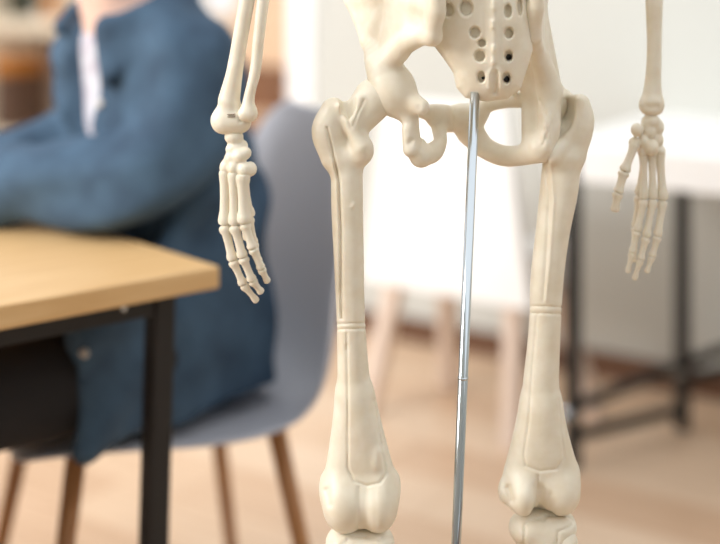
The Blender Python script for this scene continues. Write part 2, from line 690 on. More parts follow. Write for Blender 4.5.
for x, y in ((0.12, -ins), (0.40, -ins)):
    add('screw', bm_mesh(tube_bm((x, y + 0.0155, TZ - 0.042), (x, y + 0.018, TZ - 0.042), 0.005, 0.004), 'screw', True), M['steel'], table)

# ------------------------------------------------------------------ grey shell chair
SC = Vector((-0.33, 2.12, 0))
FW = Vector((-0.70, -0.714, 0)).normalized()           # the way the person faces
LF = Vector((0.714, -0.70, 0)).normalized()            # the person's left
LFC = Vector((math.sin(math.radians(25)), -math.cos(math.radians(25)), 0))   # the chair is turned a little more sideways
RZC = math.atan2(LFC.y, LFC.x)
RZ = math.atan2(LF.y, LF.x)                            # local x = person's left, local -y = forward
chair = empty('shell_chair', SC, 'grey plastic shell chair with slim wooden legs under the seated person', 'chair', RZC)


def shell_mesh():
    prof = [(0.235, 0.425, 0.150), (0.23, 0.438, 0.185), (0.20, 0.447, 0.208), (0.10, 0.446, 0.222), (0.0, 0.438, 0.235),
            (-0.12, 0.434, 0.242), (-0.20, 0.443, 0.245), (-0.25, 0.480, 0.246), (-0.274, 0.55, 0.245), (-0.284, 0.63, 0.242),
            (-0.290, 0.71, 0.238), (-0.296, 0.79, 0.230), (-0.300, 0.835, 0.215), (-0.303, 0.865, 0.19), (-0.305, 0.882, 0.15)]
    nv = 24
    bm = bmesh.new()
    rows = []
    n = len(prof)
    for i, (f, z, w) in enumerate(prof):
        s = i / (n - 1)
        row = []
        for j in range(nv + 1):
            v = -1 + 2 * j / nv
            lift = 0.02 * abs(v) ** 3 * math.exp(-((s - 0.52) / 0.13) ** 2) + 0.006 * abs(v) ** 3
            fwd = 0.075 * abs(v) ** 2.2 * math.exp(-((s - 0.62) / 0.25) ** 2)
            row.append(bm.verts.new((w * v, -(f + fwd), z + lift)))
        rows.append(row)
    for a, b in zip(rows[:-1], rows[1:]):
        for j in range(nv):
            bm.faces.new((a[j], a[j + 1], b[j + 1], b[j]))
    return bm_mesh(bm, 'shell', True)


sh = add('shell', shell_mesh(), M['grey_shell'], chair)
md = sh.modifiers.new('thick', 'SOLIDIFY')
md.thickness = 0.008
md.offset = 0
md = sh.modifiers.new('sub', 'SUBSURF')
md.levels = md.render_levels = 2
add('seat_mount', bm_mesh(box_bm(0.2, 0.2, 0.012, (0, 0.0, 0.424), 0.004), 'mount'), M['black_metal'], chair)
for sx, sy in ((1, -1), (1, 1), (-1, -1), (-1, 1)):
    add('leg', bm_mesh(tube_bm((sx * 0.15, sy * 0.15, 0.437), (sx * 0.225, sy * 0.225, 0.0), 0.015, 0.010), 'leg', True), M['oak_leg'], chair)

# ------------------------------------------------------------------ seated person
person = empty('person', SC, 'person in an open blue denim shirt sitting at the oak table', 'person', RZ)


def Lp(f, l, z):
    p = SC + FW * f + LF * l
    return np.array([p.x, p.y, z], np.float32)


RP = np.array([[LF.x, FW.x, 0], [LF.y, FW.y, 0], [0, 0, 1]], np.float32)      # columns: left, forward, up


def pe(f, l, z, rf, rl, rz, pitch=0.0):
    R = RP
    if pitch:
        c, s = math.cos(math.radians(pitch)), math.sin(math.radians(pitch))
        R = RP @ np.array([[1, 0, 0], [0, c, s], [0, -s, c]], np.float32)
    return el(Lp(f, l, z), (rl, rf, rz), R)


def pc(*pts, k=0.03):
    return chain([(Lp(*p[:3]), p[3]) for p in pts], k)


torso = union([pe(-0.04, 0, 0.56, 0.12, 0.17, 0.13), pe(-0.04, 0, 0.71, 0.115, 0.165, 0.19), pe(0.0, 0.012, 0.88, 0.11, 0.15, 0.17, 10),
               pc((0.025, -0.085, 0.97, 0.058), (0.045, 0.0, 1.02, 0.07), (0.03, 0.12, 0.985, 0.065))], 0.06)
armL = pc((0.03, 0.135, 0.975, 0.062), (0.07, 0.16, 0.87, 0.057), (0.125, 0.14, 0.818, 0.053), (0.18, 0.03, 0.806, 0.049), (0.24, -0.09, 0.798, 0.044))
armR = pc((0.01, -0.085, 0.955, 0.05), (0.03, -0.12, 0.87, 0.048), (0.11, -0.175, 0.808, 0.047), (0.20, -0.29, 0.803, 0.046), (0.29, -0.36, 0.798, 0.042))


def off(f, o):
    return lambda P: f(P) - o


def hand_f(w, d, side, up):
    """a resting hand: palm, four fingers, thumb"""
    w, d = np.array(w, float), np.array(d, float)
    d = d / np.linalg.norm(d)
    s = np.cross([0, 0, 1.0], d) * side
    pts = []
    fs = [chain([(w, 0.026), (w + d * 0.05, 0.028), (w + d * 0.085, 0.022)], 0.01),
          chain([(w + d * 0.05 + s * 0.022, 0.017), (w + d * 0.085 + s * 0.028, 0.014)], 0.01)]
    for k, ln in enumerate((0.075, 0.085, 0.08, 0.06)):
        b = w + d * 0.085 + s * (0.03 - 0.02 * k)
        fs.append(chain([(b, 0.010), (b + d * ln * 0.45 + np.array([0, 0, 0.006]), 0.009), (b + d * ln * 0.95 - np.array([0, 0, 0.012]), 0.0075)], 0.003))
    b = w + d * 0.03 + s * 0.03
    fs.append(chain([(b, 0.013), (b + d * 0.03 + s * 0.025, 0.011), (b + d * 0.06 + s * 0.03 - np.array([0, 0, 0.008]), 0.009)], 0.004))
    return union(fs, 0.006)


dirL = Lp(0.24, -0.09, 0) - Lp(0.18, 0.03, 0)
dirR = Lp(0.29, -0.36, 0) - Lp(0.20, -0.29, 0)
head = union([pe(0.115, 0, 1.285, 0.095, 0.075, 0.105), pe(0.15, 0, 1.225, 0.065, 0.058, 0.075), pe(0.212, 0, 1.265, 0.017, 0.013, 0.022, -20),
              pe(0.10, 0.078, 1.27, 0.02, 0.009, 0.032), pe(0.10, -0.078, 1.27, 0.02, 0.009, 0.032),
              pe(0.197, 0, 1.222, 0.014, 0.024, 0.008)], 0.018)
for sgn in (-1, 1):
    head = carve(head, pe(0.212, sgn * 0.032, 1.29, 0.016, 0.018, 0.012), 0.01)
    head = union([head, pe(0.186, sgn * 0.032, 1.29, 0.012, 0.014, 0.010)], 0.003)
body_f = union([off(torso, -0.02), off(armL, -0.012), off(armR, -0.012),
                pc((0.04, 0, 1.0, 0.062), (0.075, 0, 1.10, 0.055), (0.105, 0, 1.19, 0.058)), head,
                hand_f(Lp(0.245, -0.10, 0.785), dirL, -1, 0), hand_f(Lp(0.297, -0.365, 0.78), dirR, 1, 0),
                pc((0.0, 0.09, 0.545, 0.055), (0.39, 0.11, 0.535, 0.04), (0.41, 0.112, 0.48, 0.036), (0.36, 0.12, 0.09, 0.03)),
                pc((0.0, -0.09, 0.545, 0.055), (0.39, -0.11, 0.535, 0.04), (0.41, -0.112, 0.48, 0.036), (0.36, -0.12, 0.09, 0.03))], 0.02)


def pbounds(f0, f1, l0, l1, z0, z1):
    P = np.array([Lp(f, l, z) for f in (f0, f1) for l in (l0, l1) for z in (z0, z1)])
    return P.min(0), P.max(0)


add('body', polygonise(body_f, *pbounds(-0.2, 0.62, -0.56, 0.34, 0.02, 1.42), 0.008, 'body', 0.02), M['skin'], person, True)
hair_f = carve(union([pe(0.095, 0, 1.31, 0.115, 0.092, 0.11), pe(0.03, 0, 1.24, 0.06, 0.08, 0.10)], 0.03),
               pe(0.20, 0, 1.24, 0.10, 0.085, 0.125), 0.01)
add('hair', polygonise(hair_f, *pbounds(-0.1, 0.3, -0.15, 0.15, 1.05, 1.46), 0.006, 'hair', 0.02), M['hair'], person, True)
tee_f = carve(off(torso, -0.006), pe(0.095, 0, 1.075, 0.075, 0.075, 0.045), 0.02)
add('t_shirt', polygonise(tee_f, *pbounds(-0.25, 0.3, -0.28, 0.28, 0.44, 1.13), 0.008, 't_shirt', 0.02), M['tee'], person, True)

# denim shirt: torso, sleeves, tail over the seat; open at the front
tail = [tri(Lp(0.25, 0.175, 0.635), Lp(-0.06, 0.14, 0.72), Lp(0.255, 0.19, 0.478), 0.010), tri(Lp(-0.06, 0.14, 0.72), Lp(0.255, 0.19, 0.478), Lp(-0.12, 0.15, 0.482), 0.010),
        tri(Lp(-0.10, 0.11, 0.74), Lp(-0.13, 0.12, 0.482), Lp(-0.17, -0.14, 0.482), 0.010), tri(Lp(-0.10, 0.11, 0.74), Lp(-0.14, -0.15, 0.66), Lp(-0.17, -0.14, 0.482), 0.010),
        tri(Lp(0.0, 0.13, 0.76), Lp(0.25, 0.175, 0.62), Lp(0.0, 0.16, 0.70), 0.010),
        tri(Lp(0.10, -0.15, 0.70), Lp(-0.10, -0.165, 0.66), Lp(0.15, -0.18, 0.50), 0.010), tri(Lp(-0.10, -0.165, 0.66), Lp(0.15, -0.18, 0.50), Lp(-0.13, -0.17, 0.482), 0.010)]
shirt_b = union([off(torso, 0.014)] + tail, 0.035)
shirt_b = union([shirt_b, off(armL, 0.012), off(armR, 0.012)], 0.014)
neck_cut = pe(0.085, 0, 1.085, 0.085, 0.085, 0.06)
gap = union([chain([(Lp(0.13, 0.0, 1.06), 0.034), (Lp(0.135, 0.0, 0.96), 0.043), (Lp(0.145, -0.02, 0.86), 0.045), (Lp(0.15, -0.03, 0.76), 0.06), (Lp(0.15, -0.01, 0.6), 0.1)], 0.02)], 0)
collar = union([chain([(Lp(0.125, 0.055, 1.03), 0.014), (Lp(0.06, 0.092, 1.06), 0.016), (Lp(-0.02, 0.075, 1.085), 0.016), (Lp(-0.04, 0, 1.095), 0.016),
                       (Lp(-0.02, -0.075, 1.085), 0.016), (Lp(0.06, -0.092, 1.06), 0.016), (Lp(0.125, -0.055, 1.03), 0.014)], 0.01),
                tri(Lp(0.12, 0.05, 1.045), Lp(0.135, 0.075, 0.955), Lp(0.08, 0.105, 1.02), 0.008)], 0.012)
pocket = [([(0, 0), (1, 1)], 1, 0)]


def shirt_f(P):
    d = shirt_b(P)
    q = (P - np.array([SC.x, SC.y, 0], np.float32)) @ RP
    l, f, z = q[:, 0], q[:, 1], q[:, 2]
    # cloth folds
    d = d + 0.008 * np.sin(24 * z + 30 * f + 3 * np.sin(9 * l)) * np.sin(12 * f - 11 * l + 5 * z)
    d = d + 0.005 * np.sin(44 * (z * 0.8 + f * 0.9 - l * 0.5) + 3 * np.sin(14 * z + 9 * l))
    d = smax(d, -gap(P), 0.012)
    d = smax(d, -neck_cut(P), 0.012)
    d = smin(d, collar(P), 0.008)
    hollow = torso(P) + 0.004
    return d


add('denim_shirt', polygonise(shirt_f, *pbounds(-0.26, 0.40, -0.44, 0.30, 0.44, 1.15), 0.0075, 'denim_shirt', 0.03), M['denim'], person, True)
trous = union([pc((0.0, 0.09, 0.545, 0.082), (0.25, 0.105, 0.55, 0.078), (0.42, 0.115, 0.535, 0.066), (0.43, 0.115, 0.49, 0.062), (0.37, 0.12, 0.12, 0.055)),
               pc((0.0, -0.09, 0.545, 0.082), (0.25, -0.105, 0.55, 0.078), (0.42, -0.115, 0.535, 0.066), (0.43, -0.115, 0.49, 0.062), (0.37, -0.12, 0.12, 0.055)),
               pe(-0.02, 0, 0.55, 0.12, 0.17, 0.09)], 0.03)
add('trousers', polygonise(trous, *pbounds(-0.18, 0.54, -0.24, 0.24, 0.05, 0.68), 0.008, 'trousers', 0.02), M['trousers'], person, True)
for l in (0.12, -0.12):
    sf = union([pc((0.33, l, 0.06, 0.048), (0.45, l, 0.038, 0.042), (0.55, l, 0.034, 0.035)), pc((0.35, l, 0.07, 0.05), (0.35, l, 0.12, 0.05))], 0.02)
    sf = (lambda g: (lambda P: smax(g(P), 0.004 - P[:, 2], 0.004)))(sf)
    add('shoe', polygonise(sf, *pbounds(0.24, 0.62, l - 0.08, l + 0.08, -0.01, 0.2), 0.006, 'shoe', 0.02), M['shoe'], person, True)


def on_person(px, py, f, n, r, name='button'):
    # disc on the shirt: march along the pixel ray until the shirt is met
    dirv = np.array([(px - 360) / F, 1.0, -(py - YH) / F], np.float32)
    o = np.array([0, 0, H], np.float32)
    ts = np.linspace(1.5, 2.6, 800, dtype=np.float32)
    P = o + ts[:, None] * dirv
    d = f(P)
    hit = np.argmax(d < 0)
    p = Vector([float(v) for v in P[hit]])
    e = 0.002
    g = np.array([f((p + Vector(v) * e_)[:] and np.array([[*(p + Vector(v) * e_)]], np.float32))[0] for v in ((1, 0, 0), (0, 1, 0), (0, 0, 1)) for e_ in (e, -e)])
    nrm = Vector((float(g[0] - g[1]), float(g[2] - g[3]), float(g[4] - g[5]))).normalized()
    add(name, bm_mesh(tube_bm(p - nrm * 0.002, p + nrm * 0.005, r, r * 0.85), name, True), M['button'], person, True)


on_person(101, 104, shirt_f, 0, 0.0075)
on_person(84, 353, shirt_f, 0, 0.0065)

# ------------------------------------------------------------------ the skeleton model
SKX = W(470, 300)
skel = empty('skeleton_model', (float(SKX[0]), DS, 0.1), 'ivory plastic human skeleton model seen from behind, in sharp focus', 'skeleton')

# --- left femur (image left)
fl = union([
    pch((347, 160, -18, 16), (347, 200, -20, 16), (349, 262, -22, 15), (351, 322, -22, 14.3), (354, 385, -20, 16.5), (358, 432, -18, 20), (360, 468, -14, 22), k=0.012),
    pch((352, 395, -19, 14), (342, 478, -16, 18)), pch((357, 395, -19, 14), (378, 478, -16, 18)),
    pel(341, 500, -22, 19, 27, 28.5), pel(380, 500, -22, 18, 27, 28), pel(360, 496, -16, 27, 28, 28),
    pel(347, 506, -20, 16, 25, 22), pel(375, 506, -20, 16, 25, 22),
    pel(326, 488, -14, 4, 9, 9), pel(393, 486, -14, 4, 9, 9),
    pch((334, 111, -20, 13.5), (326.5, 130, -22, 15), (334, 156, -20, 14), k=0.01),
    pch((374, 99, -8, 21), (352, 126, -14, 16), k=0.01),
    pel(363, 150, -27, 11, 13, 14)], 0.012)
fl = union([fl, pch((342, 106, -33, 4.5), (351, 129, -33, 5), (361, 147, -36, 6), k=0.008),
            pch((360, 99, -24, 5), (353, 126, -30, 4.5), k=0.006)], 0.006)
fl = carve(fl, pel(349, 108, -36, 5.5, 16, 10, -12), 0.006)
fl = carve(fl, pel(344.5, 103, -30, 2.5, 12, 8), 0.006)
fl = engrave(fl, [
    ([(327, 128), (334, 158), (339, 181), (341, 230), (341, 290), (342, 318)], 1.4, 2.9),
    ([(332, 160), (336, 181), (338, 230), (338, 290)], 1.8, -1.0),
    ([(335, 324), (366, 323)], 0.9, 1.5), ([(335, 329.5), (366, 328.5)], 0.9, 1.5),
    ([(347, 345), (348, 400), (348, 468), (354, 481), (367, 486), (380, 483), (386, 474), (380, 440), (374, 400)], 1.2, 1.3),
    ([(347, 333), (347, 350)], 1.2, 1.1),
    ([(379, 452), (377, 466)], 5, -2.0),
    ([(359, 488), (358, 532)], 2.2, 0.8), ([(375, 488), (376, 532)], 2.2, 0.4), ([(366, 490), (366, 535)], 7, 1.6),
    ([(327, 490), (330, 505)], 3, 2.0),
    ([(364, 100), (359, 111), (353, 126)], 1.0, 1.3), ([(345, 108), (348, 118), (351, 128)], 1.2, 1.2),
    ([(352, 207), (354, 204)], 1.5, -1.3)], 1.332)
bone('femur', fl, (300, 70, 415, 545, -62, 25), 0.0012, skel)

# --- right femur
fr_ = union([
    pch((562, 160, 22, 19), (559, 190, 20, 19), (553, 230, 18, 17), (547, 280, 16, 16.5), (545, 325, 16, 15.8), (541, 385, 17, 18), (540, 430, 18, 21), (540, 460, 22, 24), k=0.012),
    pch((540, 405, 18, 16), (522, 472, 20, 18)), pch((543, 405, 18, 16), (560, 470, 22, 18)),
    pel(522, 492, 12, 16, 28, 21.5), pel(562, 487, 20, 17.5, 26, 23), pel(542, 484, 24, 26, 24, 23), pel(558, 494, 22, 16, 24, 16),
    pel(504, 492, 16, 5, 9, 9),
    pch((580, 104, 16, 10), (583, 120, 14, 11.5), (571, 152, 18, 15), k=0.01),
    pch((556, 106, 35, 20), (570, 134, 28, 16), k=0.01),
    pel(553, 152, 8, 10, 12, 14)], 0.012)
fr_ = union([fr_, pch((577, 100, 6, 5), (574, 124, 4, 4), (567, 140, 4, 4.5), (553, 156, 0, 6), k=0.008)], 0.006)
fr_ = carve(fr_, pel(568, 113, 2, 6.5, 30, 17, -12), 0.006)
fr_ = engrave(fr_, [
    ([(550, 160), (554, 200), (550, 260), (546, 300)], 1.6, -1.1),
    ([(545, 160), (549, 200), (546, 260), (543, 300)], 1.5, 0.9),
    ([(528, 306), (563, 307)], 0.9, 1.4), ([(528, 313), (563, 314)], 0.9, 1.3),
    ([(537, 315), (533, 360), (529, 420), (524, 455), (526, 466), (540, 471), (556, 469), (564, 458), (561, 430), (559, 400)], 1.2, 1.2),
    ([(540, 490), (541, 520)], 6, 4.0), ([(550, 495), (552, 520)], 4, 2.0),
    ([(538, 476), (537, 500), (532, 512)], 1.3, 1.5),
    ([(508, 488), (512, 500)], 3.5, 2.5)], 1.372)
bone('femur', fr_, (488, 75, 612, 530, -22, 75), 0.0012, skel)

# --- tibia and fibula, knees down
tl = union([pel(343, 543, -20, 17, 24, 15), pel(378, 543, -20, 16, 24, 15), pel(360, 543, -18, 30, 24, 17),
            pch((360, 555, -16, 24), (360, 600, -14, 15), (362, 700, -12, 12), (362, 840, -10, 11), (362, 905, -10, 16), (352, 925, -10, 13), k=0.012)], 0.008)
tl = engrave(tl, [([(342, 545), (352, 537), (362, 536), (380, 540), (394, 538)], 1.3, 1.8), ([(342, 545), (341, 560)], 1.3, 1.8)], 1.333)
bone('tibia', tl, (315, 520, 410, 950, -55, 30), 0.0021, skel)
tr_ = union([pel(527, 528, 18, 18, 22, 15.5), pel(560, 526, 22, 16, 22, 15.5), pel(543, 529, 22, 29, 24, 20),
             pch((544, 545, 20, 24), (542, 590, 22, 15), (538, 690, 22, 12), (534, 820, 22, 11), (533, 880, 22, 16), (540, 900, 22, 13), k=0.012)], 0.008)
tr_ = engrave(tr_, [([(524, 545), (525, 525), (533, 520), (542, 519), (546, 516), (566, 516), (574, 521), (570, 527), (558, 532), (556, 545)], 1.2, 2.0),
                    ([(546, 516), (543, 521)], 1.2, 1.5)], 1.37)
bone('tibia', tr_, (500, 505, 595, 920, -20, 70), 0.0015, skel)
bone('fibula', pch((330, 562, -30, 9), (332, 590, -26, 6), (334, 720, -22, 5), (338, 860, -18, 6), (340, 930, -14, 9), k=0.008), (315, 545, 355, 950, -50, 5), 0.0018, skel)
bone('fibula', union([pel(567, 543, 8, 10, 11, 12), pch((567, 543, 8, 9), (565, 575, 10, 6), (562, 700, 14, 5), (556, 830, 18, 6), (553, 905, 22, 9), k=0.008)], 0.006),
     (540, 525, 585, 925, -12, 45), 0.0018, skel)


def foot(px, py, dz):
    f = union([pel(px, py + 20, dz - 15, 17, 32, 17), pel(px, py + 8, dz + 10, 17, 24, 15)] +
              [pch((px - 16 + 8 * i, py + 18, dz + 30, 9), (px - 22 + 11 * i, py + 32, dz + 90, 6), (px - 24 + 12 * i, py + 38, dz + 140, 5), (px - 24 + 12 * i, py + 40, dz + 175, 4.5), k=0.004)
               for i in range(5)], 0.006)
    return f


bone('foot', foot(361, 930, -10), (315, 900, 410, 1010, -65, 190), 0.0035, skel)
bone('foot', foot(534, 900, 22), (488, 870, 582, 985, -35, 225), 0.0035, skel)
bone('patella', pel(361, 478, 42, 19, 10, 21), (335, 445, 390, 510, 25, 60), 0.002, skel)
bone('patella', pel(541, 468, 78, 19, 10, 21), (510, 435, 570, 500, 60, 95), 0.002, skel)


# --- hip bones
def ptri(a, b, c, th):
    return tri(W(*a), W(*b), W(*c), th * 0.001)


A = (384, 72, -10); B_ = (368, 42, 22); Cc = (352, 0, 50); D = (332, -50, 80); E = (350, -100, 45); Ff = (390, -125, 0)
G = (428, -100, -45); Hh = (438, -40, -66); I_ = (437, 12, -68); J = (433, 36, -60); K = (414, 40, -42); Lx = (400, 54, -26); Mm = (396, -5, -16)
ring = [A, B_, Cc, D, E, Ff, G, Hh, I_, J, K, Lx, A]
hl = union([ptri(Mm, p, q, 5.5) for p, q in zip(ring[:-1], ring[1:])], 0.010)
hl = union([hl,
            pch((371, 48, 20, 6), (354, 5, 48, 6), (332, -50, 80, 7), (350, -100, 45, 7), (390, -125, 0, 7), (428, -100, -45, 8), (437, -40, -66, 9), (435.5, 10, -68, 9), (432, 37, -60, 7.5)),
            pch((433, 37, -60, 8), (418, 36, -46, 10), (396, 52, -24, 11), (386, 66, -12, 15), k=0.01),
            pch((372, 44, 15, 9), (383, 70, -8, 17), (394, 92, -10, 19), (403, 104, -12, 15), (410, 120, -16, 9), (412, 132, -17, 7.8), (414, 147, -18, 9), (421, 156, -15, 10.5)),
            pch((402, 94, -16, 12), (412, 102, -22, 10.5), (421, 107, -28, 8.5)),
            pch((407, 130, -22, 5), (410, 150, -24, 7)),
            pch((421, 156, -15, 10.5), (433, 152, 0, 10), (440, 142, 12, 7), (439.5, 128, 26, 8), (444, 120, 38, 12)),
            pch((404, 102, -5, 12), (424, 111.5, 16, 7.5), (436, 114.5, 30, 10.5), (450, 118.5, 44, 13.5), (462, 119, 50, 14.5)),
            pel(433, 119.5, 26, 5.5, 6, 6), pel(420.5, 143, -10, 5, 6, 5)], 0.005)
cup = pel(393, 90, -8, 23, 25, 26)
nrm_p = np.array([-0.84, 0.0, -0.54], np.float32)
cp = W(379, 102, -8)
hl = union([hl, lambda P: smax(cup(P), (P - cp) @ nrm_p, 0.002)], 0.008)
hl = engrave(hl, [([(411, 141), (410, 143)], 3.2, 2.2), ([(419, 107), (420, 108)], 2.5, 1.2),
                  ([(449, 100), (452, 112), (454, 134)], 1.0, 1.2)], 1.42)
bone('hip_bone', hl, (318, -140, 470, 178, -85, 100), 0.0013, skel)

A = (553, 80, 28); B_ = (544, 45, 60); Cc = (538, 0, 92); D = (556, -55, 130); E = (572, -95, 90); Ff = (560, -118, 30)
G = (540, -95, -25); Hh = (535, -40, -46); I_ = (535, 8, -46); J = (534, 36, -36); K = (536, 44, -16); Lx = (542, 56, 4); Mm = (537, -5, 20)
ring = [A, B_, Cc, D, E, Ff, G, Hh, I_, J, K, Lx, A]
hr = union([ptri(Mm, p, q, 5.5) for p, q in zip(ring[:-1], ring[1:])], 0.008)
hr = union([hr,
            pch((542, 45, 60, 5), (539, 0, 92, 6), (556, -55, 130, 7), (572, -95, 90, 7), (560, -118, 30, 7), (540, -95, -25, 8), (536, -40, -46, 7), (535.5, 8, -46, 7.5), (533.5, 32, -36, 7), (536, 50, -12, 7), (544, 70, 6, 11), (551, 92, 14, 12)),
            pch((549, 88, 14, 12), (550, 112, 8, 11), (549, 132, 4, 11), (541, 148, 4, 13)),
            pch((549, 108, 2, 4), (547, 126, -8, 4), (546, 148, -6, 5)),
            pch((540, 149, 6, 13), (522, 155, 20, 10.5), (502, 155.5, 34, 10.5), (484, 147, 44, 11), (470, 132, 50, 14)),
            pch((546, 88, 30, 14), (526, 98, 42, 9.5), (504, 101.5, 52, 7), (486, 106, 56, 8), (472, 117, 54, 14), (460, 118.5, 52, 15)),
            pch((540, 76, 22, 6), (531, 100, 34, 8.5), (533, 125, 26, 11.5), (535, 148, 12, 13)),
            pch((527, 80, 24, 3), (514, 93, 34, 3), (526, 100, 36, 3), (531, 84, 24, 3)),
            ptri((538, 62, 10), (549, 92, 18), (532, 110, 32), 4.5), ptri((549, 92, 18), (532, 110, 32), (543, 145, 8), 6),
            ptri((529, 60, 8), (545, 64, 8), (525, 98, 36), 4), pel(552, 102, 38, 16, 22, 22)], 0.005)
hr = engrave(hr, [([(540, 100), (547, 118), (549, 130), (543, 145)], 1.3, 1.4), ([(545, 130), (548, 140)], 2, 1.5)], 1.40)
bone('hip_bone', hr, (440, -135, 595, 178, -65, 150), 0.0013, skel)

# --- sacrum
SP = [(432, -66), (433, 0), (432, 44), (443, 58), (453, 73), (456, 88), (465, 98), (486, 102), (508, 99), (521, 88), (527, 70), (533, 50), (529, 0), (540, -66)]


def poly_sd(Q, pts):
    pts = np.array(pts, np.float32)
    d = np.full(len(Q), 1e9, np.float32)
    s = np.ones(len(Q), np.float32)
    n = len(pts)
    for i in range(n):
        a, b = pts[i], pts[i - 1]
        e = b - a
        w = Q - a
        t = np.clip(w @ e / float(e @ e), 0, 1)
        q = w - t[:, None] * e
        d = np.minimum(d, (q * q).sum(1))
        c1 = Q[:, 1] >= a[1]
        c2 = Q[:, 1] < b[1]
        c3 = e[0] * w[:, 1] > e[1] * w[:, 0]
        flip = (c1 & c2 & c3) | (~c1 & ~c2 & ~c3)
        s = np.where(flip, -s, s)
    return s * np.sqrt(d)


HOLES = [(449, 10, 4.6, 6.5), (466, 8, 6.0, 7.5), (475, 32.5, 5, 5.5), (482, 43, 3.8, 3.8), (480, 56, 5, 5.5), (481.5, 77, 3.6, 5.2),
         (508, 11, 3.6, 6.5), (519.5, 7, 2.4, 8), (509, 33, 4.2, 5.2), (508.6, 56, 3.8, 5.2), (506.5, 78, 3.8, 5.2)]


def sac_zc(Q):
    return 1.35 + 0.001 * (-50 + ((Q[:, 0] - 492) / 45) ** 2 * 16 + ((Q[:, 1] - 25) / 75) ** 2 * 12)


def sac(P):
    Q = to_px(P)
    zc = sac_zc(Q)
    d2 = poly_sd(Q, SP) * 0.00096
    ds = np.abs(P[:, 1] - zc) - 0.013
    d = smax(d2, ds, 0.016)
    # crest, lateral ridges, hollows between
    for pts, w, g in [([(494, -40), (494, 62)], 3.5, -1.8), ([(493, 22), (493, 27)], 2.5, -2.0), ([(494, 47), (494, 50)], 2.5, -1.8), ([(493, 61), (493, 64)], 2.2, -1.2),
                      ([(494, 8), (494, 2)], 2.5, -1.6),
                      ([(484, -30), (485, 60)], 3, 0.9), ([(503, -30), (502, 60)], 3, 0.9), ([(495, 72), (495, 92)], 3.0, 3.6),
                      ([(489, 88), (489, 74), (492, 69), (498, 69), (501, 74), (501, 88)], 1.8, -1.4),
                      ([(445, 30), (470, 50)], 8, 0.8), ([(440, 46), (462, 78)], 3, -0.8)]:
        d = d + g * 0.001 * np.exp(-(line_d(Q, pts) / w) ** 2) * (P[:, 1] < zc)
    for (x, y, rx, ry) in HOLES:
        k = np.sqrt(((Q[:, 0] - x) / rx) ** 2 + ((Q[:, 1] - y) / ry) ** 2)
        hole = (k - 1) * min(rx, ry) * 0.00096
        rim = (k - 1.35) ** 2
        d = d - 0.0006 * np.exp(-rim / 0.04) * (P[:, 1] < zc)
        d = smax(d, -np.maximum(hole, P[:, 1] - zc + 0.0045), 0.004)
    return d


bone('sacrum', sac, (425, -75, 550, 108, -80, 10), 0.0011, skel)
ins_bm = bmesh.new()  # dark discs imitating the shade of the hollow interior in three holes
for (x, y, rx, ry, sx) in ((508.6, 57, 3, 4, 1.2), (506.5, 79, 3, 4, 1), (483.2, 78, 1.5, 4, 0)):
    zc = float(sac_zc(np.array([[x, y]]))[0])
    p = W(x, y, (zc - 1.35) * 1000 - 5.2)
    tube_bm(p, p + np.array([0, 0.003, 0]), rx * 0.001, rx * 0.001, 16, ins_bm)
add('hole_shade_discs', bm_mesh(ins_bm, 'shade_discs', True), M['hole_shade'], skel, True)

# --- lumbar vertebrae above
vb_f = union([el((0, 0.028, 0), (0.023, 0.017, 0.013)), el((0, 0.0, 0), (0.016, 0.012, 0.009)), chain([((-0.038, -0.004, 0), 0.005), ((0, 0.002, 0), 0.007), ((0.038, -0.004, 0), 0.005)], 0.003),
              chain([((0, 0, 0), 0.006), ((0, -0.03, -0.008), 0.006)], 0.003)], 0.006)
vme = polygonise(vb_f, (-0.055, -0.045, -0.03), (0.055, 0.055, 0.03), 0.002, 'vertebra')
vme.materials.append(M['bone'])
for i in range(6):
    p = W(492, -92 - i * 36, -30)
    o = add('vertebra', vme, None, skel, True)
    o.location = p.tolist()

# --- forearms
ar = union([pch((262, -110, -38, 9), (254, -40, -40, 8.5), (247, 0, -42, 8), (240, 40, -42, 7.8), (234, 75, -42, 8.5), (229, 100, -42, 11), k=0.01),
            pel(231, 117, -42, 17, 11, 13), pel(221.5, 121.5, -42, 10, 10, 11), pel(241, 123, -42, 9.5, 10, 9), pel(231, 123, -42, 14, 10, 9.5)], 0.008)
ar = engrave(ar, [([(214, 112), (218, 122)], 2, 0.6), ([(241, 105), (240, 122)], 1.5, 1.2)], 1.31)
bone('radius', ar, (205, -125, 280, 140, -65, -20), 0.0012, skel)
bone('ulna', union([pch((290, -110, -36, 9), (271, -40, -40, 7), (263, 0, -44, 6.6), (258.5, 40, -46, 5.8), (255, 72, -48, 5.6), (249, 98, -50, 5.6), (248, 112, -50, 8), k=0.008),
                    pel(243.5, 115, -50, 6, 6, 6), pel(252, 114, -50, 5, 6, 7)], 0.005), (230, -125, 310, 130, -70, -20), 0.0012, skel)
br = union([pch((655, -110, 60, 9), (654, -40, 60, 8.5), (653.5, 0, 60, 8), (653.5, 50, 60, 6.6), (653, 80, 60, 8), (652, 100, 60, 10.5), k=0.01), pel(651.5, 106, 58, 12.5, 11, 10.5)], 0.006)
br = engrave(br, [([(648, 107), (657, 107)], 3, 2.2)], 1.41)
bone('radius', br, (632, -125, 675, 125, 35, 85), 0.0012, skel)
bone('ulna', pch((660, -110, 78, 9), (659, -40, 80, 7), (657, 0, 82, 6), (656, 60, 82, 5.5), (656, 98, 80, 6), (656, 108, 78, 7.5), k=0.008), (640, -125, 675, 122, 62, 100), 0.0015, skel)
mk = bmesh.new()
